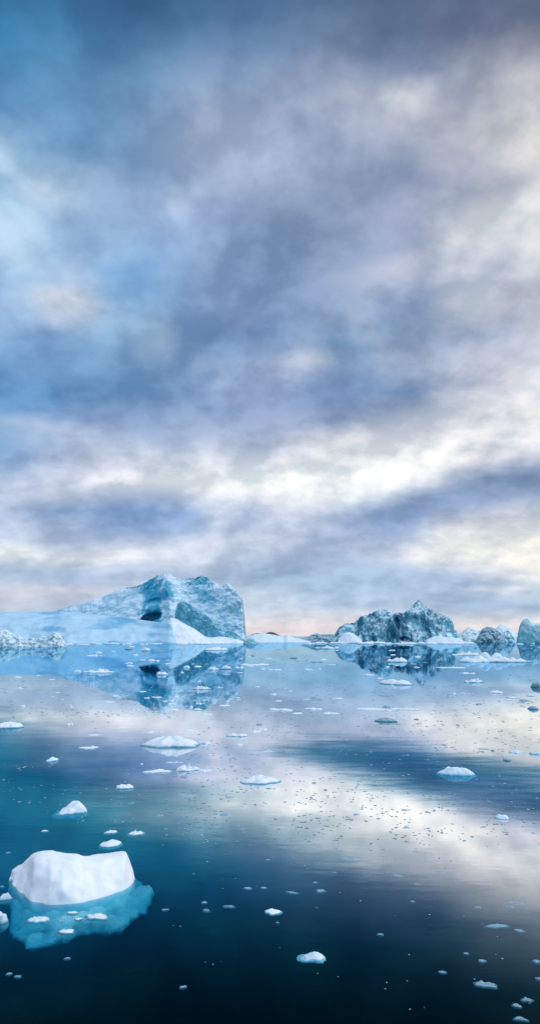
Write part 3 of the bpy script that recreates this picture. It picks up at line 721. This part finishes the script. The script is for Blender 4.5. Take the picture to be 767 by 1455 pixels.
extra = [  # unlabelled smaller ones read off the photograph: x, y, w, h, kind, material
 (111,955,10,5,'hump','floe'),(133,932,28,4,'jag','floe'),(183,943,14,4,'flat','floe'),(215,939,12,5,'hump','floe'),(192,931,8,3,'hump','floe'),(203,983,10,2,'flat','floe'),
 (226,991,12,3,'flat','floe'),(210,992,10,3,'flat','floe'),(164,989,10,3,'flat','floe'),(153,998,20,4,'flat','pale'),(193,1009,13,4,'flat','pale'),(174,1016,17,4,'flat','pale'),
 (100,1005,10,7,'peak','floe'),(99,1030,9,4,'hump','floe'),(142,1011,12,4,'flat','pale'),(220,1041,30,6,'flat','pale'),(243,996,10,3,'flat','floe'),(245,1009,18,4,'flat','floe'),
 (242,1019,8,4,'hump','floe'),(23,978,5,2,'flat','floe'),(33,1004,7,4,'hump','floe'),(266,949,10,5,'hump','floe'),(259,956,7,5,'hump','floe'),(341,949,14,5,'flat','pale'),
 (313,977,10,4,'flat','floe'),(285,1000,18,6,'jag','floe'),(319,1003,17,3,'flat','floe'),(291,1016,18,3,'flat','floe'),(422,1014,18,4,'flat','floe'),(369,1030,11,5,'hump','wet'),
 (373,1037,13,4,'flat','floe'),(363,1040,15,5,'flat','floe'),(389,987,11,4,'hump','floe'),(366,976,12,3,'flat','floe'),(478,993,32,4,'jag','floe'),(446,1008,25,4,'flat','floe'),
 (471,1014,24,4,'flat','floe'),(449,941,18,3,'flat','wet'),(439,952,12,3,'flat','floe'),(389,952,20,3,'flat','floe'),(269,1040,28,6,'flat','floe'),(446,992,10,3,'flat','wet'),
 (640,949,40,3,'flat','floe'),(663,957,23,4,'flat','floe'),(743,996,16,4,'flat','wet'),(680,1001,12,3,'flat','wet'),(624,1025,10,3,'flat','wet'),(549,989,22,3,'flat','wet'),
 (65,1181,10,3,'flat','floe'),(186,1142,8,3,'flat','wet'),(227,1160,12,4,'flat','wet'),(247,1084,25,3,'flat','floe'),(202,1086,4,3,'hump','floe'),(186,1057,14,3,'flat','wet'),
 (135,1045,18,3,'flat','pale'),(12,1212,9,3,'flat','pale'),(290,1096,22,5,'flat','floe'),(262,1105,12,6,'flat','wet'),(290,1057,18,7,'flat','pale'),(339,1059,15,6,'flat','pale'),
 (381,1121,10,4,'jag','wet'),(361,1073,20,3,'flat','wet'),(381,1068,25,5,'jag','pale'),(266,1131,25,4,'flat','wet'),(348,1147,12,6,'jag','pale'),(319,1158,17,6,'hump','wet'),
 (306,1157,6,3,'flat','wet'),(446,1113,8,4,'hump','wet'),(486,1112,7,2,'flat','wet'),(452,1164,11,4,'flat','wet'),(506,1158,10,4,'flat','wet'),(405,1140,8,3,'flat','wet'),
 (289,1118,8,3,'flat','wet'),(326,1134,10,2,'flat','wet'),(476,1126,7,2,'flat','wet'),(685,1065,20,3,'flat','wet'),(699,1067,6,3,'flat','wet'),(738,1164,9,5,'jag','wet'),
 (575,1152,17,3,'flat','wet'),(569,1171,10,4,'jag','wet'),(577,1177,10,2,'flat','wet'),(545,1208,9,4,'jag','wet'),(590,1211,12,3,'jag','wet'),(527,1209,6,3,'flat','wet'),
 (325,1289,17,6,'jag','floe'),(352,1263,15,4,'flat','floe'),(374,1262,10,4,'flat','pale'),(415,1269,16,5,'flat','floe'),(456,1267,18,4,'flat','floe'),(293,1294,12,9,'jag','pale'),
 (290,1283,10,4,'flat','pale'),(448,1254,8,4,'flat','pale'),(475,1240,9,4,'jag','pale'),(496,1222,25,4,'jag','floe'),(535,1233,12,4,'flat','floe'),(565,1245,18,4,'flat','pale'),
 (593,1257,13,5,'jag','floe'),(620,1240,22,4,'jag','pale'),(585,1281,9,4,'flat','floe'),(678,1290,11,5,'flat','pale'),(733,1284,22,5,'jag','floe'),(725,1289,12,4,'flat','pale'),
 (737,1323,14,4,'flat','pale'),(662,1355,9,3,'flat','pale'),(685,1366,12,5,'flat','pale'),(628,1382,12,3,'flat','pale'),(261,1403,12,4,'flat','pale'),(762,1367,12,6,'jag','floe'),
 (765,1392,12,6,'jag','pale'),(733,1430,14,6,'flat','pale'),(748,1422,18,7,'jag','pale'),(740,1449,20,6,'jag','pale'),(96,1362,9,4,'flat','pale'),(26,1388,10,4,'flat','pale'),
 (13,1384,9,3,'flat','pale'),(394,1311,6,3,'flat','pale'),(380,1222,8,3,'flat','pale'),(540,1328,10,3,'flat','pale'),(235,1293,10,3,'flat','pale'),(3,1260,8,5,'flat','floe'),
]
for (px, py, wp, hp, kind, mat) in extra:
    l, g_ = ZONES[zone(px, py)]
    floe(px, py, wp, hp, kind, l, g_, mat, 'ice_scrap', segs=24, rings=6)

# scattered scraps: a set of shapes, copied object by object
protos = []
for i in range(14):
    k = ['flat', 'hump', 'jag', 'flat', 'flat', 'hump', 'peak'][i % 7]
    v, f, b, d = floe_mesh(1.0, .6, .16 if k == 'flat' else .26, k, 900 + i, 20, 5, ro=1.8)
    mt = 'wet' if i % 7 in (3, 2) else ('pale' if i % 7 in (4, 1) else 'floe')
    o = mesh_obj('ice_scrap', v, f, M[mt], None, {'blue': b, 'dirt': d}); C.objects.unlink(o)
    protos.append(o)
wets = [p for p in protos if p.data.materials[0] is M['wet']]
def scatter(count, x0, x1, y0, y1, wlo, whi, pool, bias=1.0):
    left = 0
    for _ in range(count):
        if left <= 0:
            cx, cy = R.uniform(x0, x1), y0 + (y1 - y0) * R.random() ** bias; left = R.randint(1, 7)
        left -= 1
        px = cx + R.gauss(0, 24); py = cy + R.gauss(0, 3.5 + (cy - 910) * .02)
        if not (x0 <= px <= x1 and y0 <= py <= y1): px, py = cx, cy
        if py > 1200 and 0 < px < 225: continue
        g_ = ground(px, py); s = mpp(g_)
        o = R.choice(pool).copy(); C.objects.link(o)
        wd = R.uniform(wlo, whi) * s
        o.scale = (wd, wd * R.uniform(.8, 1.5), wd * R.uniform(.35, .9))
        o.location = (g_.x, g_.y, -R.uniform(0, .09) * wd); o.rotation_euler.z = R.uniform(-PI, PI)
        l, gg = ZONES[zone(px, py)]
        tag(o, l, 'ice scrap', gg)
for px, wp in ((505, 22), (522, 16), (534, 26), (551, 18), (566, 24), (583, 20), (598, 14), (611, 26), (630, 20), (646, 26), (520, 30), (575, 32), (662, 24), (440, 18), (455, 24), (476, 20), (488, 16)):
    floe(px, R.uniform(913.8, 915.4), wp, R.uniform(3, 5), R.choice(['jag', 'hump', 'jag']), 'low white brash floe pressed along the foot of the sharp-peaked iceberg', 'brash floes along the sharp-peaked iceberg', 'floe', 'ice_floe', segs=20, rings=6)
for px, wp in ((98, 18), (118, 22), (140, 16), (160, 24), (182, 20), (205, 14), (222, 24), (262, 22), (286, 16)):
    floe(px, R.uniform(915.2, 916.4), wp, R.uniform(2, 4), 'jag', 'low brash floe pressed along the foot of the largest iceberg', 'brash floes along the largest iceberg', 'floe', 'ice_floe', segs=20, rings=6)
scatter(50, 95, 345, 917, 1010, 5, 13, protos, 1.2)
scatter(14, 0, 95, 920, 1000, 4, 11, protos)
scatter(30, 345, 520, 916, 1010, 5, 14, protos, 1.2)
scatter(46, 520, 767, 914, 1012, 5, 16, protos, 1.3)
scatter(30, 262, 760, 1020, 1195, 4, 9, wets)

# countless specks of brash ice: one object
V, Fc = [], []
CL = []
for _ in range(3400):
    t = R.random()
    if CL and R.random() < .7:
        q_ = R.choice(CL[-40:]); px, py = q_[0] + R.gauss(0, 16), q_[1] + R.gauss(0, 1.5 + (q_[1] - 905) * .012)
        if py < 914: continue
        t = 2
    if t == 2: pass
    elif t < .62: px, py = R.uniform(-40, 800), 915 + 105 * R.random() ** 1.3
    elif t < .9: px, py = R.uniform(250, 780), R.uniform(1010, 1200)
    elif t < .95: px, py = R.uniform(0, 250), R.uniform(1010, 1180)
    else: px, py = R.uniform(230, 780), 1200 + 250 * R.random() ** 1.6
    if t != 2: CL.append((px, py))
    g_ = ground(px, py); s = mpp(g_); r_ = R.uniform(.4, 1.7 if py < 1200 else 1.0) * s
    if g_.y > 330 : r_ *= 1.5
    a0 = R.uniform(0, 6.28); k = len(V); n_ = 7; ay = R.uniform(.5, 2.2)
    if py > 1205 and R.random() < .6: continue
    for q in range(n_):
        a = a0 + q * 2 * PI / n_; rr = r_ * R.uniform(.35, 1.5)
        V.append((g_.x + math.cos(a) * rr * 1.3, g_.y + math.sin(a) * rr * ay, .004))
    V.append((g_.x, g_.y, r_ * R.uniform(.1, .4 if py < 1200 else .15)))
    for q in range(n_):
        a = a0 + q * 2 * PI / n_
        V.append((g_.x + math.cos(a) * r_ * .6, g_.y + math.sin(a) * r_ * .5, -r_ * .4))
    for q in range(n_):
        b_ = (q + 1) % n_
        Fc.append((k + q, k + b_, k + n_)); Fc.append((k + q, k + n_ + 1 + q, k + n_ + 1 + b_, k + b_))
    Fc.append(tuple(k + n_ + 1 + q for q in range(n_))[::-1])
o = mesh_obj('brash_ice', V, Fc, M['wet'], smooth=False); o['kind'] = 'stuff'
o['label'] = 'countless tiny specks of brash ice sprinkled over the calm fjord water'; o['category'] = 'brash ice'

# ------------------------------------------------------------------ foreground block
fb = empty('ice_block', ground(100, 1283))
tag(fb, 'large white foreground ice block with its turquoise foot showing under water', 'ice block')
topl = [(14, 1252), (16, 1246), (18, 1238), (24, 1235), (32, 1232), (40, 1223), (47, 1216), (54, 1213.5), (60, 1213), (75, 1214.5), (90, 1216), (107, 1217), (120, 1221), (133, 1220), (147, 1218), (160, 1216), (173, 1214), (178, 1214.5), (182, 1222), (185, 1229), (189, 1238), (191, 1248), (192, 1254)]
botl = [(14, 1256), (20, 1264), (30, 1271), (50, 1285), (73, 1289), (92, 1288.5), (110, 1286), (143, 1277), (160, 1272), (177, 1268), (187, 1262), (192, 1256)]
V, B = [], []
nx, nt, nb = 110, 40, 26
for i in range(nx + 1):
    # crowd the columns towards the ends so that the sides close as rounded walls
    q = .5 - .5 * math.cos(PI * i / nx); q = .55 * q + .45 * i / nx
    u = 14 + 178 * q
    gF = ground(u, interp(botl, u)); Yf = gF.y
    e = math.sqrt(max(0, 1 - (2 * q - 1) ** 6))
    Yc = Yf + .12 + .55 * e
    top = at(u, interp(topl, u), Yc); tx = top.x / top.y
    zc = max(top.z, .03); Yb = Yc + .12 + .75 * e
    for j in range(nt + nb + 1):
        if j <= nt:
            t = j / nt
            a = t * PI / 2
            Y = Yf + (Yc - Yf) * (1 - math.cos(a)) ** .9; z = -.30 + (zc + .30) * math.sin(a) ** .95
        else:
            t = (j - nt) / nb
            a = t * PI / 2
            Y = Yc + (Yb - Yc) * math.sin(a); z = -.30 + (zc + .30) * math.cos(a)
        p = Vector((tx * Y, Y, z))
        q_ = p * 1.6
        d = .10 * fbm(q_ * .8, 3) + .05 * (cell(p * 1.25) - .3) + .012 * fbm(p * 7, 3) + .022 * (mn.voronoi(p * 6.0)[0][0] - .4)
        f_ = .25 + .75 * (1 - sm(.8, 1, t) if j <= nt else sm(0, .3, t))
        p += Vector((0, -1 if j <= nt else 1, .35)) * d * f_ * (1 if z > -.2 else .3)
        V.append(p - fb.location); B.append(-.35 + .9 * (1 - sm(-.02, .05, p.z)))
m_ = nt + nb + 1
Fc = [(i * m_ + j, (i + 1) * m_ + j, (i + 1) * m_ + j + 1, i * m_ + j + 1) for i in range(nx) for j in range(m_ - 1)]
Fc.append(tuple(range(m_ - 1, -1, -1))); Fc.append(tuple(nx * m_ + j for j in range(m_)))
cap = mesh_obj('snow_cap', V, Fc, M['block'], fb, {'blue': B, 'dirt': [-.5] * len(V)})

# its foot under water
outl = [(192, 1246), (206, 1252), (217, 1260), (218, 1271), (216, 1280), (207, 1293), (196, 1301), (187, 1308), (182, 1316), (177, 1322), (155, 1324), (133, 1325), (117, 1328), (103, 1332), (94, 1338), (83, 1341), (62, 1344), (43, 1346), (31, 1339),
        (20, 1330), (15, 1321), (14, 1313), (15, 1290), (15, 1270), (16, 1256), (60, 1240), (120, 1238)]
ZS = -.17
ctr = ground(105, 1278, -.17); ctr.z = ZS
P_ = [ground(a, b, ZS - .02) for a, b in outl]
for p in P_: p.z = ZS
def along(t):
    k = t * len(P_); i = int(k) % len(P_); f = k - int(k)
    return P_[i].lerp(P_[(i + 1) % len(P_)], f)
sg, rg = 132, 26
V, B = [], []
V.append(ctr + Vector((0, 0, .20))); B.append(-.3)
for i in range(1, rg + 1):
    r = i / rg
    for s in range(sg):
        p = ctr.lerp(along(s / sg), r * (1 + .045 * fbm(Vector((math.cos(s / sg * 6.283) * 4, math.sin(s / sg * 6.283) * 4, 7)), 4)))
        nz = fbm(p * 2.3, 5)
        ledge = cell(Vector((p.x * 1.5, p.y * 1.0, 3))) - .25
        z = -.06 - .13 * r ** 3 + .10 * nz + .26 * ledge * (1 - r ** 5)
        z = min(z, -.025)
        if i == rg: z = min(z, ZS) - .03
        V.append(Vector((p.x, p.y, z))); B.append(-.2 + .5 * nz)
for (r, z) in ((.93, -.27), (.80, -.36), (.62, -.44), (.3, -.5)):
    for s in range(sg):
        p = ctr.lerp(along(s / sg), r); V.append(Vector((p.x, p.y, z + .06 * fbm(p * 3, 3)))); B.append(.3)
tot = rg + 4
Fc = [(0, 1 + s, 1 + (s + 1) % sg) for s in range(sg)]
for i in range(tot - 1):
    for s in range(sg):
        a, b = 1 + i * sg + s, 1 + i * sg + (s + 1) % sg
        Fc.append((a, a + sg, b + sg, b))
Fc.append(tuple(1 + (tot - 1) * sg + s for s in range(sg))[::-1])
mesh_obj('underwater_foot', [v - fb.location for v in V], Fc, M['shelf'], fb, {'blue': B, 'dirt': [-.5] * len(V)})
for (px, py, wp, hp, kd, sd0) in ((56, 1308, 29, 13, 'jag', 41), (140, 1303, 26, 12, 'jag', 52), (94, 1324, 18, 8, 'hump', 63), (104, 1297, 12, 5, 'flat', 74), (112, 1306, 10, 5, 'jag', 85)):
    g_ = ground(px, py); s = mpp(g_)
    v, f, b, d = floe_mesh(wp * s, wp * s * .6, hp * s * .32, kd, sd0, 30, 9)
    o = mesh_obj('ice_knob', v, f, M['floe'], fb, {'blue': b, 'dirt': d}); o.location = g_ - fb.location

# every mesh faces outward
for ob in C.objects:
    if ob.type == 'MESH' and ob.name.split('.')[0] in ('massif', 'snow_slope', 'snow_fan', 'blue_cliff', 'snow_mound', 'snow_cap', 'underwater_foot', 'headland', 'ice_floe', 'ice_chunk', 'ice_scrap', 'ice_knob', 'brash_ice'):
        outward(ob.name, ob) if ob.data.users == 1 else None
for p in protos: outward('', p)

# ------------------------------------------------------------------ camera and render settings
cam = bpy.data.cameras.new('camera'); co = bpy.data.objects.new('camera', cam); C.objects.link(co)
cam.sensor_fit = 'AUTO'; cam.sensor_width = 36; cam.lens = 36 * F_ / H_
cam.clip_start = .1; cam.clip_end = 60000
co.location = (0, 0, EYE); co.rotation_euler = (PI / 2 + PITCH, 0, 0)
S.camera = co
S.view_settings.view_transform = 'Standard'; S.view_settings.look = 'None'
S.view_settings.exposure = 0; S.view_settings.gamma = 1; S.view_settings.use_curve_mapping = False
S.cycles.use_denoising = True
S.cycles.max_bounces = 8; S.cycles.transparent_max_bounces = 12
S.cycles.caustics_reflective = False; S.cycles.caustics_refractive = False
